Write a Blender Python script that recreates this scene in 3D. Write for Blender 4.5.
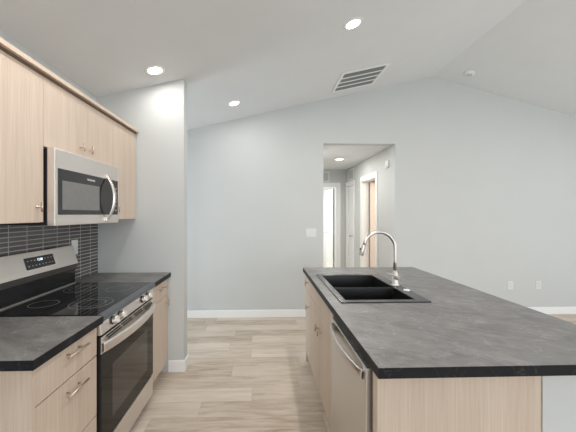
import bpy, math, random
from mathutils import Vector, Matrix

for o in list(bpy.data.objects):
    bpy.data.objects.remove(o)
scn = bpy.context.scene
COL = scn.collection
R = math.radians

# ------------------------------------------------------------------ camera
cam = bpy.data.cameras.new('camera')
co = bpy.data.objects.new('camera', cam)
COL.objects.link(co)
scn.camera = co
cam.sensor_width = 36
cam.lens = 36 * 296 / 576
cam.shift_x = 16 / 576
cam.shift_y = -2 / 576
cam.clip_start = .02
co.location = (0, 0, 1.45)
co.rotation_euler = (R(90), 0, R(-1.83))

# ------------------------------------------------------------------ world, light, exposure
scn.view_settings.view_transform = 'Standard'
scn.view_settings.look = 'None'
scn.view_settings.gamma = 1
scn.view_settings.exposure = 0.38
w = bpy.data.worlds.new('world')
scn.world = w
w.use_nodes = True
bg = w.node_tree.nodes['Background']
bg.inputs[0].default_value = (.85, .93, 1, 1)
bg.inputs[1].default_value = 1.2


def area(name, loc, rot, sx, sy, power, col, shape='RECTANGLE', spread=180):
    l = bpy.data.lights.new(name, 'AREA')
    l.shape = shape
    l.size = sx
    l.size_y = sy
    l.energy = power
    l.color = col
    l.spread = R(spread)
    o = bpy.data.objects.new(name, l)
    o.location = loc
    o.rotation_euler = rot
    COL.objects.link(o)
    return o


DAY = (.955, .98, 1)
WARM = (1, .965, .925)
# daylight: nook window, plus light added at unseen right and behind windows (each light fills its window opening)
area('added_daylight_right', (6.14, 1.2, 1.3), (0, R(90), 0), 2.0, 3.4, 25, DAY)
area('added_daylight_behind', (2.0, -3.44, 1.45), (R(90), 0, 0), 4.6, 1.9, 66, DAY)
area('daylight_nook', (-2.54, 3.5, 1.1), (0, R(-90), 0), 1.9, .9, 16, (.84, .93, 1))


# ------------------------------------------------------------------ geometry helpers
class MB:
    def __init__(s):
        s.v = []
        s.f = []
        s.sm = []

    def add(s, vs, fs, smooth=False):
        n = len(s.v)
        s.v += [tuple(v) for v in vs]
        s.f += [tuple(i + n for i in f) for f in fs]
        s.sm += [smooth] * len(fs)
        return s

    def box(s, x0, x1, y0, y1, z0, z1):
        x0, x1 = sorted((x0, x1))
        y0, y1 = sorted((y0, y1))
        z0, z1 = sorted((z0, z1))
        return s.add([(x0, y0, z0), (x1, y0, z0), (x1, y1, z0), (x0, y1, z0),
                      (x0, y0, z1), (x1, y0, z1), (x1, y1, z1), (x0, y1, z1)],
                     [(0, 3, 2, 1), (4, 5, 6, 7), (0, 1, 5, 4), (1, 2, 6, 5), (2, 3, 7, 6), (3, 0, 4, 7)])

    def prism(s, pts, axis, a, b):
        """pts: 2-D polygon; axis 'y': pts are (x,z) ; axis 'x': pts are (y,z) ; axis 'z': (x,y)"""
        def m(p, t):
            return {'y': (p[0], t, p[1]), 'x': (t, p[0], p[1]), 'z': (p[0], p[1], t)}[axis]
        n = len(pts)
        area2 = sum(pts[i][0] * pts[(i + 1) % n][1] - pts[(i + 1) % n][0] * pts[i][1] for i in range(n))
        if (area2 > 0) == (axis == 'y'):
            pts = pts[::-1]
        vs = [m(p, a) for p in pts] + [m(p, b) for p in pts]
        if b < a:
            vs = [m(p, b) for p in pts] + [m(p, a) for p in pts]
        fs = [tuple(range(n))[::-1], tuple(range(n, 2 * n))]
        fs += [(i, (i + 1) % n, n + (i + 1) % n, n + i) for i in range(n)]
        return s.add(vs, fs)

    def tube(s, path, rad, n=16, cap=True):
        path = [Vector(p) for p in path]
        if not isinstance(rad, (list, tuple)):
            rad = [rad] * len(path)
        t0 = (path[1] - path[0]).normalized()
        up = Vector((0, 0, 1)) if abs(t0.z) < .9 else Vector((0, 1, 0))
        nrm = t0.cross(up).normalized()
        vs = []
        for i, p in enumerate(path):
            if i == 0:
                t = (path[1] - path[0])
            elif i == len(path) - 1:
                t = path[-1] - path[-2]
            else:
                t = (path[i + 1] - path[i]).normalized() + (path[i] - path[i - 1]).normalized()
            t.normalize()
            nrm = (nrm - t * nrm.dot(t)).normalized()
            b = t.cross(nrm)
            for k in range(n):
                a = 2 * math.pi * k / n
                vs.append(p + (nrm * math.cos(a) + b * math.sin(a)) * rad[i])
        fs = []
        for i in range(len(path) - 1):
            for k in range(n):
                fs.append((i * n + k, i * n + (k + 1) % n, (i + 1) * n + (k + 1) % n, (i + 1) * n + k))
        s.add(vs, fs, True)
        if cap:
            m = len(vs)
            base = len(s.v) - m
            s.f.append(tuple(base + k for k in range(n))[::-1])
            s.f.append(tuple(base + m - n + k for k in range(n)))
            s.sm += [False, False]
        return s

    def lathe(s, prof, c, n=40, M=None, close=False):
        """prof: (r,z) list around a vertical axis through c; M optional matrix (tilt)"""
        vs = []
        for r, z in prof:
            for k in range(n):
                a = 2 * math.pi * k / n
                p = Vector((r * math.cos(a), r * math.sin(a), z))
                if M:
                    p = M @ p
                vs.append(p + Vector(c))
        fs = []
        for i in range(len(prof) - 1):
            for k in range(n):
                fs.append((i * n + k, i * n + (k + 1) % n, (i + 1) * n + (k + 1) % n, (i + 1) * n + k))
        s.add(vs, fs, True)
        base = len(s.v) - len(vs)
        m = len(prof)
        if prof[0][0] > 1e-5:
            s.f.append(tuple(base + k for k in range(n))[::-1]); s.sm.append(False)
        if prof[-1][0] > 1e-5:
            s.f.append(tuple(base + (m - 1) * n + k for k in range(n))); s.sm.append(False)
        return s

    def ring(s, c, r, wd, h, n=48):
        return s.lathe_open([(r - wd / 2, 0), (r - wd / 2, h), (r + wd / 2, h), (r + wd / 2, 0), (r - wd / 2, 0)], c, n)

    def lathe_open(s, prof, c, n=40, M=None):
        vs = []
        for r, z in prof:
            for k in range(n):
                a = 2 * math.pi * k / n
                p = Vector((r * math.cos(a), r * math.sin(a), z))
                if M:
                    p = M @ p
                vs.append(p + Vector(c))
        fs = [(i * n + k, i * n + (k + 1) % n, (i + 1) * n + (k + 1) % n, (i + 1) * n + k)
              for i in range(len(prof) - 1) for k in range(n)]
        return s.add(vs, fs, True)

    def build(s, name, mat, parent=None, bevel=0, seg=2, subtle=True):
        xs = [v[0] for v in s.v]; ys = [v[1] for v in s.v]; zs = [v[2] for v in s.v]
        org = Vector(((min(xs) + max(xs)) / 2, (min(ys) + max(ys)) / 2, min(zs)))
        me = bpy.data.meshes.new(name)
        me.from_pydata([tuple(Vector(v) - org) for v in s.v], [], s.f)
        me.validate()
        me.polygons.foreach_set('use_smooth', s.sm[:len(me.polygons)])
        me.update()
        import bmesh
        b = bmesh.new(); b.from_mesh(me)
        bmesh.ops.recalc_face_normals(b, faces=b.faces)
        b.to_mesh(me); b.free()
        me.materials.append(mat)
        o = bpy.data.objects.new(name, me)
        COL.objects.link(o)
        ORG[o.name] = org
        if parent:
            o.parent = parent
            o.location = org - ORG[parent.name]
        else:
            o.location = org
        if bevel:
            m = o.modifiers.new('bevel', 'BEVEL')
            m.width = bevel
            m.segments = seg
            m.limit_method = 'ANGLE'
            m.angle_limit = R(40)
            m.harden_normals = False
        return o


ORG = {}


def thing(name, label, cat, loc, group=None):
    o = bpy.data.objects.new(name, None)
    o.empty_display_size = .05
    COL.objects.link(o)
    o.location = loc
    ORG[o.name] = Vector(loc)
    o['label'] = label
    o['category'] = cat
    if group:
        o['group'] = group
    return o


def tag(o, label, cat, group=None):
    o['label'] = label
    o['category'] = cat
    if group:
        o['group'] = group
    return o


def struct(o, label=None):
    o['kind'] = 'structure'
    if label:
        o['label'] = label
    return o


# ------------------------------------------------------------------ materials
def nm(name):
    m = bpy.data.materials.new(name)
    m.use_nodes = True
    return m, m.node_tree, m.node_tree.nodes['Principled BSDF']


def node(nt, t, **kw):
    n = nt.nodes.new(t)
    for k, v in kw.items():
        if k.startswith('i_'):
            n.inputs[k[2:].replace('_', ' ')].default_value = v
        else:
            setattr(n, k, v)
    return n


def simple(name, col, rough=.5, metal=0, noise=.03, scale=30, bump=0, bscale=200, spec=.5, coat=0):
    m, nt, b = nm(name)
    pos = node(nt, 'ShaderNodeNewGeometry')
    n = node(nt, 'ShaderNodeTexNoise')
    n.inputs['Scale'].default_value = scale
    n.inputs['Detail'].default_value = 4
    nt.links.new(pos.outputs['Position'], n.inputs['Vector'])
    r = node(nt, 'ShaderNodeValToRGB')
    r.color_ramp.elements[0].position = .3
    r.color_ramp.elements[1].position = .7
    r.color_ramp.elements[0].color = tuple(max(0, c * (1 - noise)) for c in col) + (1,)
    r.color_ramp.elements[1].color = tuple(min(1, c * (1 + noise)) for c in col) + (1,)
    nt.links.new(n.outputs['Fac'], r.inputs['Fac'])
    nt.links.new(r.outputs['Color'], b.inputs['Base Color'])
    b.inputs['Roughness'].default_value = rough
    b.inputs['Metallic'].default_value = metal
    b.inputs['Specular IOR Level'].default_value = spec
    b.inputs['Coat Weight'].default_value = coat
    if bump:
        n2 = node(nt, 'ShaderNodeTexNoise')
        n2.inputs['Scale'].default_value = bscale
        n2.inputs['Detail'].default_value = 3
        nt.links.new(pos.outputs['Position'], n2.inputs['Vector'])
        bp = node(nt, 'ShaderNodeBump')
        bp.inputs['Strength'].default_value = bump
        bp.inputs['Distance'].default_value = .002
        nt.links.new(n2.outputs['Fac'], bp.inputs['Height'])
        nt.links.new(bp.outputs['Normal'], b.inputs['Normal'])
    return m


def brushed(name, col, rough, stretch, metal=1):
    m, nt, b = nm(name)
    pos = node(nt, 'ShaderNodeNewGeometry')
    mp = node(nt, 'ShaderNodeMapping')
    mp.inputs['Scale'].default_value = stretch
    nt.links.new(pos.outputs['Position'], mp.inputs['Vector'])
    n = node(nt, 'ShaderNodeTexNoise')
    n.inputs['Scale'].default_value = 1
    n.inputs['Detail'].default_value = 3
    nt.links.new(mp.outputs['Vector'], n.inputs['Vector'])
    mr = node(nt, 'ShaderNodeMapRange')
    mr.inputs['To Min'].default_value = rough - .06
    mr.inputs['To Max'].default_value = rough + .06
    nt.links.new(n.outputs['Fac'], mr.inputs['Value'])
    nt.links.new(mr.outputs['Result'], b.inputs['Roughness'])
    r = node(nt, 'ShaderNodeValToRGB')
    r.color_ramp.elements[0].color = tuple(c * .95 for c in col) + (1,)
    r.color_ramp.elements[1].color = tuple(min(1, c * 1.04) for c in col) + (1,)
    nt.links.new(n.outputs['Fac'], r.inputs['Fac'])
    nt.links.new(r.outputs['Color'], b.inputs['Base Color'])
    b.inputs['Metallic'].default_value = metal
    return m


def wood(name, c0, c1, c2, rough=.5):
    """pale textured melamine: fine vertical grain"""
    m, nt, b = nm(name)
    pos = node(nt, 'ShaderNodeNewGeometry')
    mp = node(nt, 'ShaderNodeMapping')
    mp.inputs['Scale'].default_value = (1, 1, .022)
    nt.links.new(pos.outputs['Position'], mp.inputs['Vector'])
    n = node(nt, 'ShaderNodeTexNoise')
    n.inputs['Scale'].default_value = 150
    n.inputs['Detail'].default_value = 5
    n.inputs['Roughness'].default_value = .65
    nt.links.new(mp.outputs['Vector'], n.inputs['Vector'])
    mp2 = node(nt, 'ShaderNodeMapping')
    mp2.inputs['Scale'].default_value = (1, 1, .05)
    nt.links.new(pos.outputs['Position'], mp2.inputs['Vector'])
    n2 = node(nt, 'ShaderNodeTexNoise')
    n2.inputs['Scale'].default_value = 18
    n2.inputs['Detail'].default_value = 3
    nt.links.new(mp2.outputs['Vector'], n2.inputs['Vector'])
    mx = node(nt, 'ShaderNodeMath', operation='MULTIPLY_ADD')
    mx.inputs[1].default_value = .7
    nt.links.new(n.outputs['Fac'], mx.inputs[0])
    ms = node(nt, 'ShaderNodeMath', operation='MULTIPLY')
    ms.inputs[1].default_value = .3
    nt.links.new(n2.outputs['Fac'], ms.inputs[0])
    nt.links.new(ms.outputs[0], mx.inputs[2])
    r = node(nt, 'ShaderNodeValToRGB')
    e = r.color_ramp.elements
    e[0].position = .34; e[0].color = c0 + (1,)
    e[1].position = .66; e[1].color = c2 + (1,)
    k = e.new(.5); k.color = c1 + (1,)
    nt.links.new(mx.outputs[0], r.inputs['Fac'])
    nt.links.new(r.outputs['Color'], b.inputs['Base Color'])
    b.inputs['Roughness'].default_value = rough
    b.inputs['Specular IOR Level'].default_value = .35
    bp = node(nt, 'ShaderNodeBump')
    bp.inputs['Strength'].default_value = .12
    bp.inputs['Distance'].default_value = .001
    nt.links.new(n.outputs['Fac'], bp.inputs['Height'])
    nt.links.new(bp.outputs['Normal'], b.inputs['Normal'])
    return m


def stone(name, c0, c1, vein, rough, vein_amt=.5, spec=.5):
    m, nt, b = nm(name)
    pos_ = node(nt, 'ShaderNodeNewGeometry')
    rot = node(nt, 'ShaderNodeMapping')
    rot.vector_type = 'TEXTURE'
    rot.inputs['Rotation'].default_value = (0, 0, R(-28))
    rot.inputs['Scale'].default_value = (1.5, .72, 1)
    nt.links.new(pos_.outputs['Position'], rot.inputs['Vector'])
    pos = rot
    n = node(nt, 'ShaderNodeTexNoise')
    n.inputs['Scale'].default_value = 8
    n.inputs['Detail'].default_value = 10
    n.inputs['Roughness'].default_value = .78
    n.inputs['Distortion'].default_value = .5
    nt.links.new(pos.outputs['Vector'], n.inputs['Vector'])
    r = node(nt, 'ShaderNodeValToRGB')
    r.color_ramp.elements[0].position = .3
    r.color_ramp.elements[1].position = .7
    r.color_ramp.elements[0].color = c0 + (1,)
    r.color_ramp.elements[1].color = c1 + (1,)
    nt.links.new(n.outputs['Fac'], r.inputs['Fac'])
    # thin light veins where a distorted noise crosses its middle
    n3 = node(nt, 'ShaderNodeTexNoise')
    n3.inputs['Scale'].default_value = 6.5
    n3.inputs['Detail'].default_value = 7
    n3.inputs['Roughness'].default_value = .6
    n3.inputs['Distortion'].default_value = .7
    nt.links.new(pos.outputs['Vector'], n3.inputs['Vector'])
    a = node(nt, 'ShaderNodeMath', operation='SUBTRACT')
    a.inputs[1].default_value = .5
    nt.links.new(n3.outputs['Fac'], a.inputs[0])
    ab = node(nt, 'ShaderNodeMath', operation='ABSOLUTE')
    nt.links.new(a.outputs[0], ab.inputs[0])
    mr = node(nt, 'ShaderNodeMapRange')
    mr.inputs['From Min'].default_value = 0
    mr.inputs['From Max'].default_value = .012
    mr.inputs['To Min'].default_value = vein_amt
    mr.inputs['To Max'].default_value = 0
    nt.links.new(ab.outputs[0], mr.inputs['Value'])
    mulv = node(nt, 'ShaderNodeMath', operation='MULTIPLY')
    nt.links.new(mr.outputs['Result'], mulv.inputs[0])
    nt.links.new(n.outputs['Fac'], mulv.inputs[1])
    mix = node(nt, 'ShaderNodeMix', data_type='RGBA')
    nt.links.new(mulv.outputs[0], mix.inputs['Factor'])
    nt.links.new(r.outputs['Color'], mix.inputs['A'])
    mix.inputs['B'].default_value = vein + (1,)
    nt.links.new(mix.outputs['Result'], b.inputs['Base Color'])
    b.inputs['Roughness'].default_value = rough
    b.inputs['Specular IOR Level'].default_value = spec
    n4 = node(nt, 'ShaderNodeTexNoise')
    n4.inputs['Scale'].default_value = 160
    nt.links.new(pos.outputs['Vector'], n4.inputs['Vector'])
    bp = node(nt, 'ShaderNodeBump')
    bp.inputs['Strength'].default_value = .12
    bp.inputs['Distance'].default_value = .002
    nt.links.new(n4.outputs['Fac'], bp.inputs['Height'])
    nt.links.new(bp.outputs['Normal'], b.inputs['Normal'])
    return m


def floor_mat():
    m, nt, b = nm('vinyl_plank')
    pos = node(nt, 'ShaderNodeNewGeometry')
    mp = node(nt, 'ShaderNodeMapping')
    mp.inputs['Location'].default_value = (.33, -.025, 0)
    nt.links.new(pos.outputs['Position'], mp.inputs['Vector'])
    # each row of planks starts at its own random stagger
    sx_ = node(nt, 'ShaderNodeSeparateXYZ')
    nt.links.new(mp.outputs['Vector'], sx_.inputs[0])
    dv = node(nt, 'ShaderNodeMath', operation='DIVIDE'); dv.inputs[1].default_value = .175
    nt.links.new(sx_.outputs['Y'], dv.inputs[0])
    flr = node(nt, 'ShaderNodeMath', operation='FLOOR')
    nt.links.new(dv.outputs[0], flr.inputs[0])
    wn_ = node(nt, 'ShaderNodeTexWhiteNoise', noise_dimensions='1D')
    nt.links.new(flr.outputs[0], wn_.inputs['W'])
    mx_ = node(nt, 'ShaderNodeMath', operation='MULTIPLY_ADD'); mx_.inputs[1].default_value = 1.22
    nt.links.new(wn_.outputs['Value'], mx_.inputs[0])
    nt.links.new(sx_.outputs['X'], mx_.inputs[2])
    cx_ = node(nt, 'ShaderNodeCombineXYZ')
    nt.links.new(mx_.outputs[0], cx_.inputs['X'])
    nt.links.new(sx_.outputs['Y'], cx_.inputs['Y'])
    br = node(nt, 'ShaderNodeTexBrick')
    br.offset = 0
    br.squash = 1
    br.inputs['Color1'].default_value = (0, 0, 0, 1)
    br.inputs['Color2'].default_value = (1, 1, 1, 1)
    br.inputs['Mortar'].default_value = (.5, .5, .5, 1)
    br.inputs['Scale'].default_value = 1
    br.inputs['Mortar Size'].default_value = .0012
    br.inputs['Mortar Smooth'].default_value = .1
    br.inputs['Brick Width'].default_value = 1.22
    br.inputs['Row Height'].default_value = .175
    nt.links.new(cx_.outputs[0], br.inputs['Vector'])
    # grain runs along each plank (world x), shifted per plank
    sh = node(nt, 'ShaderNodeVectorMath', operation='SCALE')
    sh.inputs['Scale'].default_value = 7
    nt.links.new(br.outputs['Color'], sh.inputs[0])
    ad = node(nt, 'ShaderNodeVectorMath', operation='ADD')
    nt.links.new(pos.outputs['Position'], ad.inputs[0])
    nt.links.new(sh.outputs[0], ad.inputs[1])
    mg = node(nt, 'ShaderNodeMapping')
    mg.inputs['Scale'].default_value = (1.2, 9.5, 1)
    nt.links.new(ad.outputs[0], mg.inputs['Vector'])
    n = node(nt, 'ShaderNodeTexNoise')
    n.inputs['Scale'].default_value = 2.6
    n.inputs['Detail'].default_value = 8
    n.inputs['Roughness'].default_value = .62
    n.inputs['Distortion'].default_value = .5
    nt.links.new(mg.outputs['Vector'], n.inputs['Vector'])
    ma = node(nt, 'ShaderNodeMath', operation='MULTIPLY_ADD')
    ma.inputs[1].default_value = .26
    nt.links.new(br.outputs['Color'], ma.inputs[0])
    mb_ = node(nt, 'ShaderNodeMath', operation='MULTIPLY')
    mb_.inputs[1].default_value = .80
    nt.links.new(n.outputs['Fac'], mb_.inputs[0])
    nt.links.new(mb_.outputs[0], ma.inputs[2])
    r = node(nt, 'ShaderNodeValToRGB')
    e = r.color_ramp.elements
    e[0].position = .26; e[0].color = FL0 + (1,)
    e[1].position = .76; e[1].color = FL2 + (1,)
    k = e.new(.5); k.color = FL1 + (1,)
    nt.links.new(ma.outputs[0], r.inputs['Fac'])
    mix = node(nt, 'ShaderNodeMix', data_type='RGBA')
    nt.links.new(br.outputs['Fac'], mix.inputs['Factor'])
    nt.links.new(r.outputs['Color'], mix.inputs['A'])
    mix.inputs['B'].default_value = (.36, .30, .25, 1)
    nt.links.new(mix.outputs['Result'], b.inputs['Base Color'])
    b.inputs['Roughness'].default_value = .42
    b.inputs['Specular IOR Level'].default_value = .35
    bp = node(nt, 'ShaderNodeBump')
    bp.inputs['Strength'].default_value = .25
    bp.inputs['Distance'].default_value = .0015
    inv = node(nt, 'ShaderNodeMath', operation='SUBTRACT')
    nt.links.new(n.outputs['Fac'], inv.inputs[0])
    nt.links.new(br.outputs['Fac'], inv.inputs[1])
    nt.links.new(inv.outputs[0], bp.inputs['Height'])
    nt.links.new(bp.outputs['Normal'], b.inputs['Normal'])
    return m


def tile_mat():
    """dark stacked stick mosaic on the wall plane x = const: columns in y, rows in z"""
    m, nt, b = nm('stick_mosaic_tile')
    pos = node(nt, 'ShaderNodeNewGeometry')
    sp = node(nt, 'ShaderNodeSeparateXYZ')
    nt.links.new(pos.outputs['Position'], sp.inputs[0])
    cb = node(nt, 'ShaderNodeCombineXYZ')
    nt.links.new(sp.outputs['Y'], cb.inputs['X'])
    nt.links.new(sp.outputs['Z'], cb.inputs['Y'])
    mp = node(nt, 'ShaderNodeMapping')
    mp.inputs['Location'].default_value = (-(1.798 - .1385 * 12), -(.914 - .0285 * 32) + .002, 0)
    nt.links.new(cb.outputs[0], mp.inputs['Vector'])
    br = node(nt, 'ShaderNodeTexBrick')
    br.offset = 0
    br.inputs['Color1'].default_value = TL0 + (1,)
    br.inputs['Color2'].default_value = TL1 + (1,)
    br.inputs['Mortar'].default_value = (.48, .47, .46, 1)
    br.inputs['Scale'].default_value = 1
    br.inputs['Mortar Size'].default_value = .0026
    br.inputs['Mortar Smooth'].default_value = .15
    br.inputs['Brick Width'].default_value = .1385
    br.inputs['Row Height'].default_value = .0285
    nt.links.new(mp.outputs['Vector'], br.inputs['Vector'])
    nt.links.new(br.outputs['Color'], b.inputs['Base Color'])
    mr = node(nt, 'ShaderNodeMapRange')
    mr.inputs['To Min'].default_value = .22
    mr.inputs['To Max'].default_value = .8
    nt.links.new(br.outputs['Fac'], mr.inputs['Value'])
    nt.links.new(mr.outputs['Result'], b.inputs['Roughness'])
    bp = node(nt, 'ShaderNodeBump')
    bp.invert = True
    bp.inputs['Strength'].default_value = .6
    bp.inputs['Distance'].default_value = .003
    nt.links.new(br.outputs['Fac'], bp.inputs['Height'])
    nt.links.new(bp.outputs['Normal'], b.inputs['Normal'])
    return m


def emit(name, col, s):
    m, nt, b = nm(name)
    b.inputs['Base Color'].default_value = col + (1,)
    b.inputs['Emission Color'].default_value = col + (1,)
    b.inputs['Emission Strength'].default_value = s
    return m


FL0, FL1, FL2 = (.36, .28, .21), (.555, .475, .39), (.67, .59, .51)
TL0, TL1 = (.07, .066, .063), (.125, .117, .112)
M_WALL = simple('wall_paint', (.56, .575, .568), .75, noise=.01, scale=3, bump=.08, bscale=260)
M_CEIL = simple('ceiling_paint', (.715, .73, .735), .85, noise=.012, scale=4, bump=.35, bscale=60)
M_TRIM = simple('trim_paint', (.85, .855, .85), .45, noise=.008)
M_PLATE = simple('plate_plastic', (.69, .69, .68), .4, noise=.005)
M_WHITE = simple('white_plastic', (.80, .80, .79), .35, noise=.005)
M_FLOOR = floor_mat()
M_WOOD = wood('pale_oak_laminate', (.51, .41, .33), (.58, .475, .385), (.635, .53, .44))
M_WOODEDGE = wood('oak_edge_strip', (.54, .435, .345), (.59, .485, .39), (.63, .525, .43))
M_STONE = stone('grey_stone_laminate', (.095, .090, .087), (.245, .239, .233), (.44, .43, .42), .42, .7)
M_EDGE = stone('shaded_stone_edge', (.004, .005, .007), (.012, .013, .016), (.09, .09, .09), .5, .6, .2)  # dark edge colour includes the shade on the upright faces
M_TILE = tile_mat()
M_STEEL = brushed('brushed_steel', (.68, .665, .645), .36, (4, 4, 400))
M_STEELH = brushed('brushed_steel_flat', (.78, .745, .715), .42, (3, 3, 300))
M_SATIN = simple('satin_nickel', (.66, .62, .58), .32, 1, noise=.01)
M_BRASS = simple('champagne_bronze', (.60, .50, .42), .32, 1, noise=.01)
M_BLACKGLASS = simple('black_glass', (.006, .006, .007), .045, noise=.05, spec=.6)
M_WINGLASS = simple('oven_window_glass', (.035, .028, .022), .06, noise=.05, spec=.5)  # brown reflection of the floor put into the glass colour
M_OVENGLASS = simple('oven_door_glass', (.008, .007, .006), .05, noise=.05, spec=.2)
M_MWGLASS = simple('microwave_window_reflection', (.17, .17, .165), .16, noise=.04, spec=.6)  # grey of the room's reflections put into the window colour
M_MWFRAME = simple('smoked_glass', (.022, .022, .024), .10, noise=.04, spec=.5)
M_BLACK = simple('black_enamel', (.012, .012, .012), .4, noise=.1)
M_SLATE = simple('cooktop_edge', (.075, .083, .092), .28, noise=.05)
M_SINK = simple('black_composite', (.006, .006, .007), .30, noise=.15, scale=300, spec=.5)
M_SINKRIM = simple('black_composite_polished', (.02, .02, .021), .22, noise=.15, scale=300, spec=.7)
M_DARK = simple('dark_recess', (.02, .02, .02), .8, noise=.05)
M_VENTDARK = simple('duct_grey', (.20, .22, .22), .7, noise=.05)
M_RING = simple('burner_print', (.3, .3, .3), .2, noise=.02)
M_LED = emit('led_diffuser', (1, .97, .93), 6)
M_DISP = emit('clock_digits', (.8, .9, 1), 1.2)
M_PRINT = simple('grey_print', (.45, .45, .45), .5, noise=.02)
M_DOORW = simple('white_door_warm_lit', (.80, .71, .64), .5, noise=.02)  # white door; the warm lamplight on it is put into the colour
M_GLASSF = simple('window_frame_vinyl', (.8, .8, .8), .4)

# ------------------------------------------------------------------ room constants
YB = 4.16          # face of the back wall
XL = -1.51         # kitchen side wall face
XR, YF = 6.2, -3.5
XN = -2.6          # nook side wall
YS0, YS1, XS = 2.75, 2.865, -.722   # stub wall
HZ = 2.45          # hall ceiling
HX0, HX1, HY = .86, 1.892, 6.65


def cz(x):
    return 3.42 - .23 * (2.43 - x) if x < 2.43 else 3.42 - .26 * (x - 2.43)


def gable(x0, x1, z0=0):
    pts = [(x0, z0), (x1, z0), (x1, cz(x1))]
    if x0 < 2.43 < x1:
        pts.append((2.43, cz(2.43)))
    pts.append((x0, cz(x0)))
    return pts


# ------------------------------------------------------------------ structure
struct(MB().box(XN - .1, XR + .1, YF - .1, 9.3, -.08, 0).build('floor', M_FLOOR), 'pale greige wood-look vinyl plank floor')
cb = MB()
cb.prism([(XN - .12, cz(XN - .12)), (2.43, cz(2.43)), (2.43, cz(2.43) + .1), (XN - .12, cz(XN - .12) + .1)], 'y', YF - .1, YB + .12)
cb.prism([(2.43, cz(2.43)), (XR + .12, cz(XR + .12)), (XR + .12, cz(XR + .12) + .1), (2.43, cz(2.43) + .1)], 'y', YF - .1, YB + .12)
struct(cb.build('ceiling', M_CEIL), 'vaulted painted ceiling')
# back wall with cased-free opening into the hall
wb = MB()
wb.prism(gable(XN - .12, HX0), 'y', YB, YB + .12)
wb.prism(gable(HX0, HX1, HZ), 'y', YB, YB + .12)
wb.prism(gable(HX1, XR + .12), 'y', YB, YB + .12)
struct(wb.build('wall_back', M_WALL), 'pale grey gable wall with hall opening')
struct(MB().box(XL - .12, XL, YF, YS0, 0, cz(XL)).build('wall_left', M_WALL))
struct(MB().prism([(XL - .12, 0), (XS, 0), (XS, cz(XS)), (XL - .12, cz(XL - .12))], 'y', YS0, YS1).build('wall_kitchen_end', M_WALL))
# nook wall with window opening
wn = MB()
wn.box(XN - .12, XN, YS1, 3.05, 0, cz(XN)); wn.box(XN - .12, XN, 3.95, YB, 0, cz(XN)); wn.box(XN - .12, XN, 3.05, 3.95, 2.05, cz(XN))
struct(wn.build('wall_nook', M_WALL))
struct(MB().box(XN - .12, XL - .12, YS0, YS1, 0, cz(XN)).build('wall_nook_front', M_WALL))
# right wall with large added opening, wall behind the camera with added window
wr = MB()
wr.box(XR, XR + .12, YF, -.55, 0, cz(XR)); wr.box(XR, XR + .12, 2.95, YB, 0, cz(XR)); wr.box(XR, XR + .12, -.55, 2.95, 2.33, cz(XR)); wr.box(XR, XR + .12, -.55, 2.95, 0, .22)
struct(wr.build('wall_right', M_WALL))
wf = MB()
wf.prism(gable(XL - .12, -.3), 'y', YF - .12, YF); wf.prism(gable(4.3, XR + .12), 'y', YF - .12, YF)
wf.box(-.3, 4.3, YF - .12, YF, 0, .5); wf.prism(gable(-.3, 4.3, 2.4), 'y', YF - .12, YF)
struct(wf.build('wall_front', M_WALL))


def window(n, x0, x1, y0, y1, z0, z1, along):
    fr = MB()
    t = .05
    if along == 'y':
        fr.box(x0, x1, y0, y0 + t, z0, z1).box(x0, x1, y1 - t, y1, z0, z1).box(x0, x1, y0 + t, y1 - t, z0, z0 + t).box(x0, x1, y0 + t, y1 - t, z1 - t, z1)
        fr.box(x0, x1, (y0 + y1) / 2 - .02, (y0 + y1) / 2 + .02, z0 + t, z1 - t)
    else:
        fr.box(x0, x0 + t, y0, y1, z0, z1).box(x1 - t, x1, y0, y1, z0, z1).box(x0 + t, x1 - t, y0, y1, z0, z0 + t).box(x0 + t, x1 - t, y0, y1, z1 - t, z1)
        fr.box((x0 + x1) / 2 - .02, (x0 + x1) / 2 + .02, y0, y1, z0 + t, z1 - t)
    struct(fr.build('window_%d' % n, M_GLASSF))


window(1, XR + .04, XR + .09, -.55, 2.95, .22, 2.33, 'y')  # unseen window added to bring in light from the right
window(2, -.3, 4.3, YF - .09, YF - .04, .5, 2.4, 'x')  # unseen window added behind the camera to help light the room
window(3, XN - .09, XN - .04, 3.05, 3.95, 0, 2.05, 'y')

# baseboards
BH, BT = .105, .013


def bb(name, x0, x1, y0, y1):
    struct(MB().box(x0, x1, y0, y1, 0, BH).build(name, M_TRIM, bevel=.004))


bb('baseboard_back', XN, HX0, YB - BT, YB)
bb('baseboard_back_right', HX1, XR, YB - BT, YB)
# baseboard wraps the free end of the kitchen end wall
be = MB()
be.box(-.868 + .004, XS + BT, YS0 - BT, YS0, 0, BH)
be.box(XS, XS + BT, YS0, YS1, 0, BH)
be.box(XL, XS + BT, YS1, YS1 + BT, 0, BH)
struct(be.build('baseboard_kitchen_end', M_TRIM, bevel=.003))
bb('baseboard_right', XR - BT, XR, YF, YB - BT)

# hall beyond the opening
hr = MB()
A0, A1, B0, B1, DH = 4.875, 5.575, 6.09, 6.57, 2.07
hr.box(HX1, HX1 + .12, YB + .12, A0, 0, HZ).box(HX1, HX1 + .12, A0, A1, DH, HZ).box(HX1, HX1 + .12, A1, B0, 0, HZ)
hr.box(HX1, HX1 + .12, B0, B1, DH, HZ).box(HX1, HX1 + .12, B1, HY + .12, 0, HZ)
struct(hr.build('wall_hall_right', M_WALL))
struct(MB().box(HX0 - .12, HX0, YB + .12, HY + .12, 0, HZ).build('wall_hall_left', M_WALL))
hf = MB()
F0, F1 = .90, 1.672
hf.box(HX0, F0, HY, HY + .12, 0, HZ).box(F0, F1, HY, HY + .12, DH, HZ).box(F1, HX1, HY, HY + .12, 0, HZ)
struct(hf.build('wall_hall_back', M_WALL))
struct(MB().box(HX0 - .12, 4.6, YB + .12, 9.2, HZ, HZ + .08).build('ceiling_hall', M_CEIL))
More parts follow.
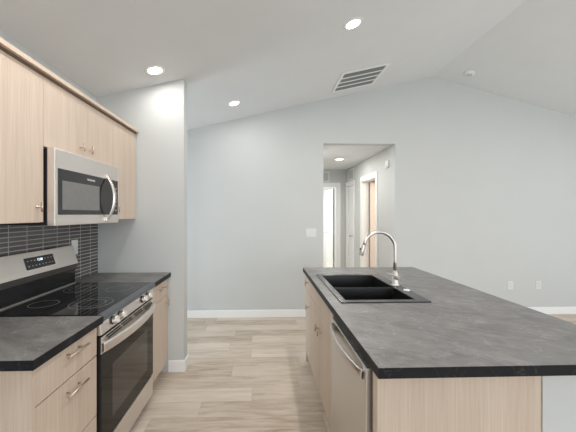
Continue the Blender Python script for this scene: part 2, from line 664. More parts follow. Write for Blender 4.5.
# side room behind the hall's right wall and bathroom behind its end wall
sr = MB()
sr.box(4.5, 4.6, YB + .12, HY + .12, 0, HZ).box(HX1 + .12, 4.5, HY, HY + .12, 0, HZ)
struct(sr.build('wall_side_room', M_WALL))
br_ = MB()
br_.box(.2, .3, HY + .12, 9.2, 0, HZ).box(2.6, 2.7, HY + .12, 9.2, 0, HZ).box(.3, 2.6, 9.1, 9.2, 0, HZ).box(.3, HX0, HY, HY + .12, 0, HZ)
struct(br_.build('wall_bathroom', M_WHITE))


def casing_y(n, y0, y1, x, zt, wd=.066, t=.016):
    """casing on a wall face x (facing -x), opening y0..y1"""
    c = MB()
    c.box(x - t, x, y0 - wd, y0, 0, zt + wd + .02).box(x - t, x, y1, y1 + wd, 0, zt + wd + .02).box(x - t, x, y0, y1, zt, zt + wd + .02)
    # jamb lining
    c.box(x - t + .004, x + .125, y0, y0 + .014, 0, zt).box(x - t + .004, x + .125, y1 - .014, y1, 0, zt).box(x - t + .004, x + .125, y0 + .014, y1 - .014, zt - .014, zt)
    return struct(c.build('trim_%d' % n, M_TRIM, bevel=.003), 'white door casing')


casing_y(1, A0, A1, HX1, DH)
casing_y(2, B0, B1, HX1, DH)
c = MB()
c.box(F0 - .04, F0, HY - .016, HY, 0, DH + .09).box(F1, F1 + .09, HY - .016, HY, 0, DH + .09).box(F0, F1, HY - .016, HY, DH, DH + .09)
c.box(F1 - .014, F1, HY - .012, HY + .125, 0, DH).box(F0, F1 - .014, HY - .012, HY + .125, DH - .014, DH)
struct(c.build('trim_3', M_TRIM, bevel=.003), 'white casing at end of hall')


def hinge(parent, x, y, z):
    MB().tube([(x, y, z - .045), (x, y, z + .045)], .008, 10).build('hinge', M_SATIN, parent)


def leaf(n, mb, mat, label, knob, ax, hinges):
    d = struct(mb.build('door_%d' % n, mat, bevel=.002), label)
    if knob:
        x, y, z = knob
        k = MB()
        v = Vector(ax)
        p = Vector(knob)
        k.tube([p, p + v * .008, p + v * .009, p + v * .035, p + v * .04, p + v * .055, p + v * .066], [.028, .028, .011, .011, .022, .027, .014], 16)
        k.build('door_handle', M_SATIN, d)
    for h in hinges:
        hinge(d, *h)
    return d


def panel_leaf_x(x0, x1, y0, y1, z0, z1):
    """leaf whose broad faces look along y, with raised stiles and rails so it reads as a panelled door"""
    m = MB()
    m.box(x0, x1, y0 + .006, y1 - .006, z0, z1)
    s = .10
    for (a, b, c, d) in ((x0, x0 + s, z0, z1), (x1 - s, x1, z0, z1), (x0 + s, x1 - s, z0, z0 + .2), (x0 + s, x1 - s, z1 - s, z1), (x0 + s, x1 - s, .95, 1.07)):
        m.box(a, b, y0, y1, c, d)
    return m


def panel_leaf_y(x0, x1, y0, y1, z0, z1):
    m = MB()
    m.box(x0 + .006, x1 - .006, y0, y1, z0, z1)
    s = .10
    for (a, b, c, d) in ((y0, y0 + s, z0, z1), (y1 - s, y1, z0, z1), (y0 + s, y1 - s, z0, z0 + .2), (y0 + s, y1 - s, z1 - s, z1), (y0 + s, y1 - s, .95, 1.07)):
        m.box(x0, x1, a, b, c, d)
    return m


leaf(1, panel_leaf_x(HX1 + .135, HX1 + .80, A1 - .058, A1 - .022, .01, DH - .03), M_DOORW, 'white door with warm light in its colour, standing open into side room', (HX1 + .74, A1 - .058, .96), (0, -1, 0),
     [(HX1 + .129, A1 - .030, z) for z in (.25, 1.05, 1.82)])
leaf(2, panel_leaf_y(HX1 + .02, HX1 + .056, B0 + .017, B1 - .017, .01, DH - .018), M_TRIM, 'closed white hall door', (HX1 + .02, B0 + .18, .98), (-1, 0, 0), [])
leaf(3, panel_leaf_y(F1 - .048, F1 - .015, HY + .128, HY + .88, .01, DH - .03), M_TRIM, 'white door standing open into bathroom', (F1 - .048, HY + .79, 1.0), (-1, 0, 0),
     [(F1 - .025, HY + .131, z) for z in (.25, 1.12, 1.75)])

# hidden fill light added in the hall, then lamps of the rooms beyond
area('hall_fill_light', (1.15, 4.75, 2.43), (0, 0, 0), .12, .12, 7, WARM, 'DISK')
area('lamp_side_room', (3.0, 4.9, 2.40), (0, 0, 0), .3, .3, 26, (1, .84, .68), 'DISK')
area('lamp_bathroom', (1.3, 7.7, 2.40), (0, 0, 0), .4, .4, 42, (.95, 1, .97), 'DISK')


# ------------------------------------------------------------------ countertops, cabinets
CT, CU = .914, .876     # counter top and underside


def seam_box(x0, x1, y0, y1, z0, z1):
    return MB().box(x0, x1, y0, y1, z0, z1)


def t_knob(parent, p, d, L=.05):
    """T-bar knob: p on the door face, d = outward direction (+1/-1 along x)"""
    x, y, z = p
    m = MB()
    m.tube([(x, y, z), (x + d * .004, y, z), (x + d * .0045, y, z), (x + d * .024, y, z)], [.007, .007, .0045, .0045], 12)
    m.tube([(x + d * .027, y, z - L / 2), (x + d * .027, y, z + L / 2)], .0055, 12)
    return m.build('handle', M_BRASS, parent)


def bar_pull(parent, x, yc, z, d, L=.15):
    m = MB()
    for s in (-1, 1):
        m.tube([(x, yc + s * L * .27, z), (x + d * .028, yc + s * L * .27, z)], .004, 12)
    m.tube([(x + d * .030, yc - L / 2, z), (x + d * .030, yc + L / 2, z)], .006, 14)
    return m.build('handle', M_BRASS, parent)


def carcass(root, x0, x1, y0, y1, z0, z1, toe=None, d=1, top=True):
    """panels of a cabinet box: x1 is the front plane (towards the aisle when d = 1)"""
    b = MB()
    t = .018
    b.box(x0, x1, y0, y0 + t, z0, z1).box(x0, x1, y1 - t, y1, z0, z1)
    b.box(x0, x1, y0 + t, y1 - t, z0, z0 + t)
    xb = x0 if d > 0 else x1
    b.box(xb, xb + d * .008, y0 + t, y1 - t, z0 + t, z1)
    xf = x1 if d > 0 else x0
    b.box(xf - d * .02, xf, y0 + t, y1 - t, z1 - .03, z1)      # front rail
    if top:
        b.box(x0 + .02 if d > 0 else x0, x1 if d > 0 else x1 - .02, y0 + t, y1 - t, z1 - t, z1 - .0005)
    return b.build('cabinet_box', M_WOOD, root)


def toe(root, x0, x1, y0, y1):
    return MB().box(x0, x1, y0, y1, 0, .1).build('toe_kick', M_WOODEDGE, root)


FX = -.869
G = .0016
# near base cabinet, three drawers
t = thing('base_cabinet', 'pale oak three-drawer base cabinet left of the range, at the front of the photo', 'cabinet', (-1.19, 1.35, 0), 'base cabinets along the left wall')
carcass(t, -1.505, FX - .02, 1.1595, 1.582, .1, CU)
toe(t, -1.45, -.945, 1.165, 1.575)
MB().box(-1.505, FX, 1.143, 1.1590, 0, CU - .0005).build('side_panel', M_WOOD, t)
for z0, z1 in ((.71, .868), (.400, .706), (.105, .396)):
    d = MB().box(FX - .019, FX, 1.1605, 1.580, z0 + G, z1).build('drawer', M_WOOD, t, bevel=.001)
    bar_pull(d, FX, 1.385, (z0 + z1) / 2 + (.035 if z0 > .5 else .1 if z0 > .3 else .09), 1)
# far base cabinet
t = thing('base_cabinet', 'narrow pale oak base cabinet between the range and the white end wall', 'cabinet', (-1.19, 2.545, 0), 'base cabinets along the left wall')
carcass(t, -1.505, FX - .02, 2.348, 2.742, .1, CU)
toe(t, -1.45, -.945, 2.352, 2.738)
d = MB().box(FX - .019, FX, 2.350, 2.740, .718, .868).build('drawer', M_WOOD, t, bevel=.001)
bar_pull(d, FX, 2.545, .815, 1)
d = MB().box(FX - .019, FX, 2.350, 2.740, .105, .713).build('door', M_WOOD, t, bevel=.001)
t_knob(d, (FX, 2.69, .655), 1)


def slab(root, x0, x1, y0, y1, hole=None, bandsides='fn'):
    """laminate slab; its edge strip is a part, with shade in its dark colour"""
    e = .0015
    m = MB()
    if hole:
        a, b, c_, d_ = hole
        m.box(x0 + e, a, y0 + e, y1 - e, CU, CT).box(b, x1 - e, y0 + e, y1 - e, CU, CT)
        m.box(a, b, y0 + e, c_, CU, CT).box(a, b, d_, y1 - e, CU, CT)
    else:
        m.box(x0 + e, x1 - e, y0 + e, y1 - e, CU, CT)
    s = m.build('slab', M_STONE, root)
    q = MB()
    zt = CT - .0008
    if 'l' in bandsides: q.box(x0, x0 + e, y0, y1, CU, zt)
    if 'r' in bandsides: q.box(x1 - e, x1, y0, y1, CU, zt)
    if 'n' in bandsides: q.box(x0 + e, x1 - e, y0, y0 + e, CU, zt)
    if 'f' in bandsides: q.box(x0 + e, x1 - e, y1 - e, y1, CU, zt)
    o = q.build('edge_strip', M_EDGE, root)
    o['label'] = 'dark speckled edge strip with shade in its colour'
    return s


t = thing('countertop', 'dark grey stone-look countertop on the drawer cabinet nearest the camera', 'countertop', (-1.17, 1.35, CU), 'countertops along the left wall')
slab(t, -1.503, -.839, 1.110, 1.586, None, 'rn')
t = thing('countertop', 'short dark grey countertop between the range and the white end wall', 'countertop', (-1.17, 2.55, CU), 'countertops along the left wall')
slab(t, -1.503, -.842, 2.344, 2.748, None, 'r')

# backsplash: dark stick mosaic, one panel behind counters and range
o = MB().box(XL + .0005, XL + .009, 1.09, 2.7485, CT + .001, 1.403).build('tile_backsplash', M_TILE)
tag(o, 'dark grey horizontal stick mosaic backsplash under the wall cabinets', 'backsplash')

# ------------------------------------------------------------------ upper cabinets
UX = -1.155
UT = 2.172


def upper(label, y0, y1, z0, doors):
    t = thing('wall_cabinet', label, 'cabinet', (-1.34, (y0 + y1) / 2, z0), 'wall cabinets above the range')
    carcass(t, XL + .001, UX - .02, y0, y1, z0, UT + .006)
    for a, b, ky, kz in doors:
        d = MB().box(UX - .019, UX, a + .0009, b - .0009, z0 + .002, UT - .03).build('door', M_WOOD, t, bevel=.001)
        t_knob(d, (UX, ky, kz), 1)
    MB().box(UX - .019, UX - .004, y0 + .001, y1 - .001, UT - .029, UT + .006).build('top_rail', M_WOOD, t)


upper('tall pale oak wall cabinet left of the microwave', 1.10, 1.5995, 1.405, [(1.10, 1.5995, 1.552, 1.487)])
upper('short two-door oak wall cabinet directly above the microwave', 1.60, 2.3225, 1.806, [(1.60, 1.961, 1.915, 1.873), (1.961, 2.3225, 2.007, 1.873)])
upper('narrow pale oak wall cabinet between the microwave and end wall', 2.323, 2.742, 1.405, [(2.323, 2.742, 2.372, 1.49)])
o = MB().box(XL + .001, -1.130, 1.085, 2.744, 2.190, 2.213).build('crown_board', M_WOODEDGE)
tag(o, 'long pale wood top board capping the wall cabinets', 'moulding')
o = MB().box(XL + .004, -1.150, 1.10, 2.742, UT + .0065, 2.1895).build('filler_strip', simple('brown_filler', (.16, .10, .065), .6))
tag(o, 'thin brown strip between wall cabinets and their top board', 'moulding')

# ------------------------------------------------------------------ microwave
t = thing('microwave', 'stainless over-the-range microwave with curved handle', 'microwave', (-1.33, 1.98, 1.388))
MB().box(XL + .011, -1.1425, 1.609, 2.335, 1.390, 1.80).build('body', M_BLACK, t, bevel=.003)
MX = -1.10
d = MB().box(-1.141, MX, 1.604, 2.300, 1.386, 1.803).build('door', M_STEELH, t, bevel=.004, seg=3)
g = MB().box(MX + .0003, MX + .0018, 1.628, 2.285, 1.446, 1.698).build('glass_panel', M_MWFRAME, d, bevel=.0006)
g['label'] = 'dark glass panel'
MB().box(MX + .0018, MX + .0026, 1.660, 2.030, 1.474, 1.634).build('window', M_MWGLASS, d)
hp = []
for i in range(25):
    u = i / 24
    y = 2.125
    z = 1.412 + u * .305
    hp.append((MX + .006 + .052 * math.sin(math.pi * u) ** .8, y, z))
hm = MB()
nseg = len(hp)
vs = []
for i, p in enumerate(hp):
    wv = .010 + .005 * math.sin(math.pi * i / (nseg - 1))
    vs += [(p[0] - .006, p[1] - wv, p[2]), (p[0] + .006, p[1] - wv * .6, p[2]), (p[0] + .006, p[1] + wv * .6, p[2]), (p[0] - .006, p[1] + wv, p[2])]
fs = [(0, 1, 2, 3), tuple(4 * (nseg - 1) + k for k in (3, 2, 1, 0))]
for i in range(nseg - 1):
    for k in range(4):
        fs.append((4 * i + k, 4 * i + (k + 1) % 4, 4 * i + 4 + (k + 1) % 4, 4 * i + 4 + k))
hm.add(vs, fs, True)
hm.box(MX, MX + .012, 2.110, 2.140, 1.402, 1.428).box(MX, MX + .012, 2.110, 2.140, 1.701, 1.727)
hm.build('handle', M_SATIN, d, bevel=.0015)
# control area at the right of the handle
for i in range(6):
    for j in range(2):
        MB().box(MX + .0018, MX + .0022, 2.205 + j * .038, 2.226 + j * .038, 1.475 + i * .032, 1.481 + i * .032).build('button', M_PRINT, d)
MB().box(MX + .0018, MX + .0023, 2.19, 2.275, 1.672, 1.69).build('display', M_BLACKGLASS, d)
vb = MB()
for i in range(10):
    vb.box(-1.45 + i * .026, -1.438 + i * .026, 1.70, 2.28, 1.3885, 1.391)
vb.build('grease_filter', M_STEEL, t)


def text_obj(name, s, size, mat, parent, loc, rot, extrude=.0003):
    cu = bpy.data.curves.new(name, 'FONT')
    cu.body = s
    cu.size = size
    cu.extrude = extrude
    cu.align_x = 'CENTER'
    cu.align_y = 'CENTER'
    tmp = bpy.data.objects.new(name, cu)
    COL.objects.link(tmp)
    dg = bpy.context.evaluated_depsgraph_get()
    me = bpy.data.meshes.new_from_object(tmp.evaluated_get(dg))
    bpy.data.objects.remove(tmp)
    o = bpy.data.objects.new(name, me)
    me.materials.clear()
    me.materials.append(mat)
    COL.objects.link(o)
    o.parent = parent
    o.location = Vector(loc) - ORG[parent.name]
    o.rotation_euler = rot
    ORG[o.name] = Vector(loc)
    return o


text_obj('logo', 'FRIGIDAIRE', .017, M_WHITE, d, (MX + .0021, 1.935, 1.665), (R(90), 0, R(90)))

# ------------------------------------------------------------------ range
t = thing('range', 'stainless freestanding electric range with black glass cooktop', 'range', (-1.18, 1.965, 0))
Y0, Y1 = 1.590, 2.340
MB().box(-1.495, -.880, Y0, Y1, .03, .902).build('body', M_BLACK, t, bevel=.002)
ct = MB().box(-1.440, -.872, Y0 - .001, Y1 + .001, .9025, .919).build('cooktop', M_BLACKGLASS, t, bevel=.002)
ct['label'] = 'black glass cooktop'
# rounded front trim of the cooktop
pr = [(-.8715, .882), (-.8715, .9185), (-.858, .9185), (-.846, .914), (-.838, .905), (-.836, .893), (-.838, .882)]
f_ = MB().prism(pr, 'y', Y0 - .001, Y1 + .001).build('front_trim', M_SLATE, t, bevel=.001)
# burner print
for (x, y, r) in ((-1.02, 1.80, .115), (-1.02, 1.80, .075), (-1.02, 2.14, .085), (-1.29, 1.79, .075), (-1.29, 2.14, .10), (-1.29, 2.14, .065)):
    MB().ring((x, y, .91905), r, .0028, .0003).build('burner_ring', M_RING, ct)
# backguard
bgm = MB().prism([(-1.495, .9), (-1.495, 1.205), (-1.472, 1.205), (-1.430, 1.068), (-1.446, 1.030), (-1.446, .9)], 'y', Y0 + .004, Y1 - .008)
bgd = bgm.build('backguard', M_BLACKGLASS, t, bevel=.001)
# stainless face of the backguard, slanted
sl = Vector((-1.430 + 1.472, 0, 1.068 - 1.205)).normalized()
nrm = Vector((-sl.z, 0, sl.x))


def onface(u, y, h):
    """u: distance down from the top edge, h: height off the slanted face"""
    p = Vector((-1.472, y, 1.205)) + sl * u + nrm * h
    return p


def face_box(u0, u1, y0, y1, h0, h1):
    m = MB()
    c8 = [onface(u, y, h) for h in (h0, h1) for (u, y) in ((u0, y0), (u1, y0), (u1, y1), (u0, y1))]
    return m.add(c8, [(0, 3, 2, 1), (4, 5, 6, 7), (0, 1, 5, 4), (1, 2, 6, 5), (2, 3, 7, 6), (3, 0, 4, 7)])


bf = face_box(-.003, .143, Y0, Y1 - .004, .0005, .006).build('control_fascia', M_STEELH, bgd, bevel=.002)
bf['label'] = 'brushed stainless fascia'
MB().prism([(-1.4285, 1.066), (-1.4445, 1.030), (-1.4425, 1.030), (-1.4265, 1.064)], 'y', Y0 + .002, Y1 - .006).build('lower_trim', simple('dark_lower_trim', (.10, .09, .085), .4), bgd)  # narrow strip below the fascia, darker than its steel
MB().box(-1.4455, -1.4405, Y0 + .004, Y1 - .008, .9185, .926).build('rear_trim', M_STEEL, bgd)
dp = face_box(.032, .107, 1.85, 2.10, .0062, .0075).build('display', M_BLACKGLASS, bgd)
for j in range(2):
    for i in range(8):
        if j == 0 and i in (3, 4):
            continue
        uu = .05 + j * .033
        yy = 1.868 + i * .029
        face_box(uu, uu + .006, yy, yy + .012, .0076, .0079).build('button', M_PRINT, bgd)
text_obj('clock', '12:00', .022, M_DISP, bgd, onface(.054, 1.975, .0079), Matrix(((0, -sl.x, nrm.x), (1, 0, 0), (0, -sl.z, nrm.z))).to_euler())

# control panel under the cooktop front
cpm = MB().prism([(-.8795, .806), (-.8795, .881), (-.860, .881), (-.849, .812), (-.853, .806)], 'y', Y0, Y1)
cp = cpm.build('control_panel', M_STEELH, t, bevel=.002)
kd = Vector((math.cos(R(11.5)), 0, math.sin(R(11.5))))
for yk in (1.715, 1.802, 2.128, 2.215):
    p = Vector((-.8545, yk, .846))
    k = MB()
    k.tube([p, p + kd * .004, p + kd * .0045, p + kd * .008], [.024, .024, .019, .019], 24)
    k.build('knob_bezel', M_BLACK, t)
    k = MB()
    k.tube([p + kd * .0082, p + kd * .010, p + kd * .028, p + kd * .032], [.0225, .024, .022, .0205], 28)
    up = Vector((-kd.z, 0, kd.x))
    q = p + kd * .032
    a = [q + up * s * .018 + Vector((0, 1, 0)) * w_ * .005 + kd * h for h in (0, .010) for (s, w_) in ((-1, -1), (1, -1), (1, 1), (-1, 1))]
    k.add(a, [(0, 3, 2, 1), (4, 5, 6, 7), (0, 1, 5, 4), (1, 2, 6, 5), (2, 3, 7, 6), (3, 0, 4, 7)])
    k.build('knob', M_STEELH, t, bevel=.001)
# oven door
DX = -.856
od = MB().box(-.8785, DX, Y0 + .003, Y1 - .003, .208, .795).build('oven_door', M_BLACK, t, bevel=.002)
tp = MB().box(DX + .0002, DX + .003, Y0 + .004, Y1 - .004, .705, .794).build('door_top_band', M_STEELH, od, bevel=.001)
vt = MB()
for j, z in enumerate((.778, .762)):
    for (a, b) in ((1.64, 1.80), (1.82, 1.95), (1.99, 2.12), (2.14, 2.29)):
        vt.box(DX + .0031, DX + .0036, a + .02 * j, b + .02 * j, z, z + .009)
vt.build('vent_slots', M_DARK, od)
MB().box(DX + .0002, DX + .003, Y0 + .006, Y1 - .006, .212, .704).build('door_glass', M_OVENGLASS, od)
MB().box(DX + .0031, DX + .0036, Y0 + .12, Y1 - .12, .30, .60).build('oven_window', M_WINGLASS, od)
# bowed handle
n = 28
vs = []
for i in range(n + 1):
    u = i / n
    y = Y0 + .002 + u * (Y1 - Y0 - .004)
    bow = .016 + .044 * math.sin(math.pi * u) ** .75
    x = DX + .003 + bow
    vs += [(x - .014, y, .712), (x, y, .718), (x + .003, y, .745), (x, y, .764), (x - .014, y, .768), (x - .010, y, .745)]
fs = [tuple(range(6)), tuple(6 * n + k for k in range(6))[::-1]]
for i in range(n):
    for k in range(6):
        fs.append((6 * i + k, 6 * i + 6 + k, 6 * i + 6 + (k + 1) % 6, 6 * i + (k + 1) % 6))
hm = MB().add(vs, fs, True)
hm.box(DX + .003, DX + .019, Y0 + .002, Y0 + .03, .722, .768).box(DX + .003, DX + .019, Y1 - .03, Y1 - .002, .722, .768)
hm.build('handle', M_STEELH, od, bevel=.001)
MB().box(-.8785, DX + .001, Y0 + .003, Y1 - .003, .052, .198).build('storage_drawer', M_STEELH, t, bevel=.003)
for sx in (-1.43, -.94):
    for sy in (Y0 + .05, Y1 - .05):
        MB().tube([(sx, sy, 0), (sx, sy, .03)], .018, 14).build('foot', M_BLACK, t)

# ------------------------------------------------------------------ island
IX = .425          # door faces, looking towards the range
ZI0, ZI1 = 1.107, 2.93
# end panel with the narrow edge facing the aisle
o = MB().box(IX + .005, 1.063, 1.095, 1.143, 0, CU - .0005).build('island_end_panel', M_WOOD, bevel=.001)
tag(o, 'pale oak end panel closing the near end of the island', 'panel')
# pony wall behind the island cabinets
pw = MB().box(1.078, 1.23, 1.10, 2.925, 0, CU - .0005)
struct(pw.build('wall_island', M_WALL), 'painted half wall behind the island cabinets')
struct(MB().box(1.0645, 1.0775, 1.092, 1.104, 0, CU - .001).build('trim_4', M_WALL))
struct(MB().box(1.079, 1.244, 1.0865, 1.0995, 0, .105).build('baseboard_island', M_TRIM))

# dishwasher
t = thing('dishwasher', 'stainless dishwasher at the near end of the island', 'dishwasher', (.73, 1.435, 0))
W0, W1 = 1.165, 1.762
MB().box(.46, 1.03, W0 + .004, W1 - .004, .1, .868).build('tub', M_BLACK, t)
d = MB().box(.412, .446, W0 + .003, W1 - .003, .115, .834).build('door', M_STEEL, t, bevel=.004, seg=3)
MB().box(.428, .459, W0 + .006, W1 - .006, .8345, .872).build('control_strip', M_BLACK, t)
MB().box(.5, .52, W0 + .003, W1 - .003, 0, .1).build('kick_plate', M_BLACK, t)
n = 26
vs = []
for i in range(n + 1):
    u = i / n
    y = W0 + .035 + u * (W1 - W0 - .07)
    x = .412 - .008 - .034 * math.sin(math.pi * u) ** .7
    z = .792
    vs += [(x + .010, y, z - .022), (x, y, z - .019), (x - .003, y, z), (x, y, z + .019), (x + .010, y, z + .022), (x + .008, y, z)]
fs = [tuple(range(6)), tuple(6 * n + k for k in range(6))[::-1]]
for i in range(n):
    for k in range(6):
        fs.append((6 * i + k, 6 * i + 6 + k, 6 * i + 6 + (k + 1) % 6, 6 * i + (k + 1) % 6))
hm = MB().add(vs, fs, True)
for yy in (W0 + .035, W1 - .055):
    hm.box(.404, .412, yy, yy + .02, .774, .806)
hm.build('handle', M_SATIN, d, bevel=.001)

# sink base cabinet with two doors, and far cabinet with drawer and door
t = thing('sink_cabinet', 'pale oak two-door island cabinet under the sink', 'cabinet', (.74, 2.17, 0), 'island cabinets')
carcass(t, IX + .02, 1.04, 1.766, 2.592, .1, CU - .0005, d=-1, top=False)
toe(t, .50, 1.02, 1.770, 2.588)
YM = 2.180
MB().box(IX, IX + .019, 1.768, 2.590, .722, .868).build('false_front', M_WOOD, t, bevel=.001)
for a, b, ky in ((1.768, YM, YM - .045), (YM, 2.590, YM + .045)):
    d = MB().box(IX, IX + .019, a + G, b - G, .105, .718).build('door', M_WOOD, t, bevel=.001)
    t_knob(d, (IX, ky, .590), -1)
t = thing('base_cabinet', 'narrow oak cabinet with drawer at the far end of the island', 'cabinet', (.74, 2.76, 0), 'island cabinets')
carcass(t, IX + .02, 1.04, 2.594, 2.908, .1, CU - .0005, d=-1)
toe(t, .50, 1.02, 2.596, 2.906)
d = MB().box(IX, IX + .019, 2.596, 2.906, .722, .868).build('drawer', M_WOOD, t, bevel=.001)
t_knob(d, (IX, 2.75, .810), -1)
d = MB().box(IX, IX + .019, 2.596, 2.906, .105, .718).build('door', M_WOOD, t, bevel=.001)
t_knob(d, (IX, 2.72, .590), -1)
o = MB().box(IX + .005, 1.063, 2.909, 2.928, 0, CU - .0005).build('island_end_panel', M_WOOD)
tag(o, 'oak end panel at the island end nearest the back wall', 'panel')

# island countertop with sink cut-out
t = thing('island_countertop', 'large dark grey stone-look countertop with sink on the island', 'countertop', (.96, 1.98, CU))
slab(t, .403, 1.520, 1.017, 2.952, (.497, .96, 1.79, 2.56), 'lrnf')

# sink
t = thing('sink', 'black double-bowl drop-in sink in the island', 'sink', (.745, 2.18, .70))
rim = MB()
SX0, SX1, SY0, SY1 = .472, 1.022, 1.760, 2.592
B1_, B2_ = (.510, .945, 1.805, 2.105), (.510, .945, 2.135, 2.535)
zt = CT + .007
zr = CT + .0006
rim.box(SX0, B1_[0], SY0, SY1, zr, zt).box(B1_[1], SX1, SY0, SY1, zr, zt)
rim.box(B1_[0], B1_[1], SY0, B1_[2], zr, zt).box(B1_[0], B1_[1], B2_[3], SY1, zr, zt)
rim.build('rim', M_SINKRIM, t)


def bowl(b, depth):
    x0, x1, y0, y1 = b
    e = .008
    z0 = CT - depth
    # top ring (inner), tapering to a smaller floor, with thickness
    ins = .018
    top_i = [(x0, y0, zt - .002), (x1, y0, zt - .002), (x1, y1, zt - .002), (x0, y1, zt - .002)]
    bot_i = [(x0 + ins, y0 + ins, z0), (x1 - ins, y0 + ins, z0), (x1 - ins, y1 - ins, z0), (x0 + ins, y1 - ins, z0)]
    top_o = [(x0 - e, y0 - e, zr - .001), (x1 + e, y0 - e, zr - .001), (x1 + e, y1 + e, zr - .001), (x0 - e, y1 + e, zr - .001)]
    bot_o = [(x0 + ins - e, y0 + ins - e, z0 - e), (x1 - ins + e, y0 + ins - e, z0 - e), (x1 - ins + e, y1 - ins + e, z0 - e), (x0 + ins - e, y1 - ins + e, z0 - e)]
    m = MB()
    vs = top_i + bot_i + top_o + bot_o
    fs = [(4, 5, 6, 7), (12, 15, 14, 13)]
    for k in range(4):
        j = (k + 1) % 4
        fs += [(k, j, 4 + j, 4 + k), (8 + j, 8 + k, 12 + k, 12 + j), (k, 8 + k, 8 + j, j)]
    m.add(vs, fs)
    o = m.build('bowl', M_SINK, t, bevel=.004, seg=3)
    cx, cy = (x0 + x1) / 2, (y0 + y1) / 2
    MB().lathe([(.045, z0 + .0004), (.045, z0 + .003), (.032, z0 + .003), (.028, z0 + .001), (0, z0 + .001)], (cx, cy, 0)).build('drain', M_SATIN, o)


bowl(B1_, .20)
bowl(B2_, .20)
MB().box(.510, .945, 2.1055, 2.1345, CT - .03, CT - .002).build('divider', M_SINK, t, bevel=.005, seg=3)

# faucet
FXx, FY = .982, 2.165
zb = zt
t = thing('faucet', 'brushed nickel pull-down gooseneck faucet behind the sink', 'faucet', (FXx, FY, zb))
MB().lathe([(.029, zb), (.029, zb + .006), (.024, zb + .010), (.0215, zb + .014), (.0205, zb + .085), (.018, zb + .095), (.0125, zb + .105), (.0125, zb + .11)], (FXx, FY, 0)).build('base', M_SATIN, t)
pth = [(FXx, FY, zb + .105), (FXx, FY, 1.10), (FXx, FY, 1.19)]
rad_ = .118
cxx, czz = FXx - rad_, 1.195
for i in range(0, 25):
    a = R(i * 166 / 24)
    pth.append((cxx + rad_ * math.cos(a), FY, czz + rad_ * 1.03 * math.sin(a)))
MB().tube(pth, .0120, 20).build('spout', M_SATIN, t)
e0 = Vector(pth[-1]); dirn = (Vector(pth[-1]) - Vector(pth[-2])).normalized()
sh_ = MB().tube([e0, e0 + dirn * .006, e0 + dirn * .01, e0 + dirn * .03, e0 + dirn * .078, e0 + dirn * .082], [.0118, .0135, .0135, .0145, .0195, .0175], 22).build('spray_head', M_SATIN, t)
MB().tube([e0 + dirn * .035 + Vector((-.014, 0, 0)), e0 + dirn * .035 + Vector((-.021, 0, .001))], .007, 14).build('button', M_BLACK, sh_)
hb = Vector((FXx + .002, FY - .020, zb + .062))
lv = MB().tube([hb, hb + Vector((.004, -.028, 0)), hb + Vector((.005, -.032, 0))], [.0165, .0165, .014], 20)
q = hb + Vector((.003, -.024, .008))
lv.tube([q, q + Vector((-.03, -.004, .012)), q + Vector((-.062, -.006, .022)), q + Vector((-.085, -.006, .030))], [.0075, .006, .0055, .006], 14)
lv.build('lever', M_SATIN, t)

t = MB().lathe([(.022, zt + .0003), (.022, zt + .004), (.019, zt + .007), (.006, zt + .0085), (0, zt + .0085)], (.995, 2.015, 0)).build('hole_cover', M_WHITE)
tag(t, 'small round pale cap on the sink deck near the faucet', 'cap')


# ------------------------------------------------------------------ ceiling fixtures
def tilt(x):
    s = math.atan(.23) if x < 2.43 else -math.atan(.26)
    return Matrix.Rotation(-s, 3, 'Y')


def downlight(x, y, label, zc=None, grp='recessed ceiling lights', p=12, r=.058):
    M = tilt(x) if zc is None else Matrix.Identity(3)
    z = cz(x) if zc is None else zc
    t = thing('ceiling_light', label, 'ceiling light', (x, y, z), grp)
    MB().lathe_open([(r, -.0005), (r, -.006), (r + .004, -.009), (r + .022, -.004), (r + .025, -.0006), (r, -.0006)], (x, y, z), 40, M).build('trim_ring', M_WHITE, t)
    MB().lathe([(0, -.0055), (r - .0005, -.0055), (r - .0005, -.001)], (x, y, z), 40, M).build('diffuser', M_LED, t)
    l = bpy.data.lights.new('downlight_beam', 'AREA')
    l.shape = 'DISK'
    l.size = r * 1.8
    l.energy = p
    l.color = WARM
    o = bpy.data.objects.new('downlight_beam', l)
    COL.objects.link(o)
    o.parent = t
    o.location = M @ Vector((0, 0, -.012))
    o.rotation_euler = M.to_euler()
    return t


downlight(-.90, 2.506, 'round recessed ceiling light above the end wall of the kitchen', p=2.2)
downlight(-.342, 3.566, 'round recessed ceiling light nearest the back wall', p=3.2)
downlight(.752, 2.438, 'round recessed ceiling light over the island, nearest the air vent')
downlight(1.40, 5.35, 'small round ceiling light in the hall beyond the opening', zc=HZ, grp='hall ceiling lights', p=4.5, r=.066)
# further cans added out of view to help light the room
downlight(-.90, .6, 'added unseen recessed fill light over the near counter, behind the viewpoint', p=3)
downlight(-.60, 1.40, 'added unseen recessed fill light above the aisle, overhead of the viewpoint', p=8)
downlight(.752, .5, 'added unseen recessed fill light over the near island end, behind the viewpoint')

downlight(3.9, 2.2, 'added unseen recessed fill light of the living area, right of the photo', p=9)
downlight(3.9, .2, 'added unseen recessed fill light of the living area, behind the viewpoint', p=9)

# air vent in the sloped ceiling: frame + slats running across
vx0, vx1, vy0, vy1 = .915, 1.482, 3.368, 3.922
t = thing('air_vent', 'square white louvered return vent in the sloped ceiling', 'vent', ((vx0 + vx1) / 2, (vy0 + vy1) / 2, cz((vx0 + vx1) / 2)))


def on_ceil(x0, x1, y0, y1, d0, d1):
    """slab hanging d0..d1 below the left ceiling slope"""
    return MB().add([(x, y, cz(x) - d) for d in (d1, d0) for (x, y) in ((x0, y0), (x1, y0), (x1, y1), (x0, y1))],
                    [(0, 3, 2, 1), (4, 5, 6, 7), (0, 1, 5, 4), (1, 2, 6, 5), (2, 3, 7, 6), (3, 0, 4, 7)])


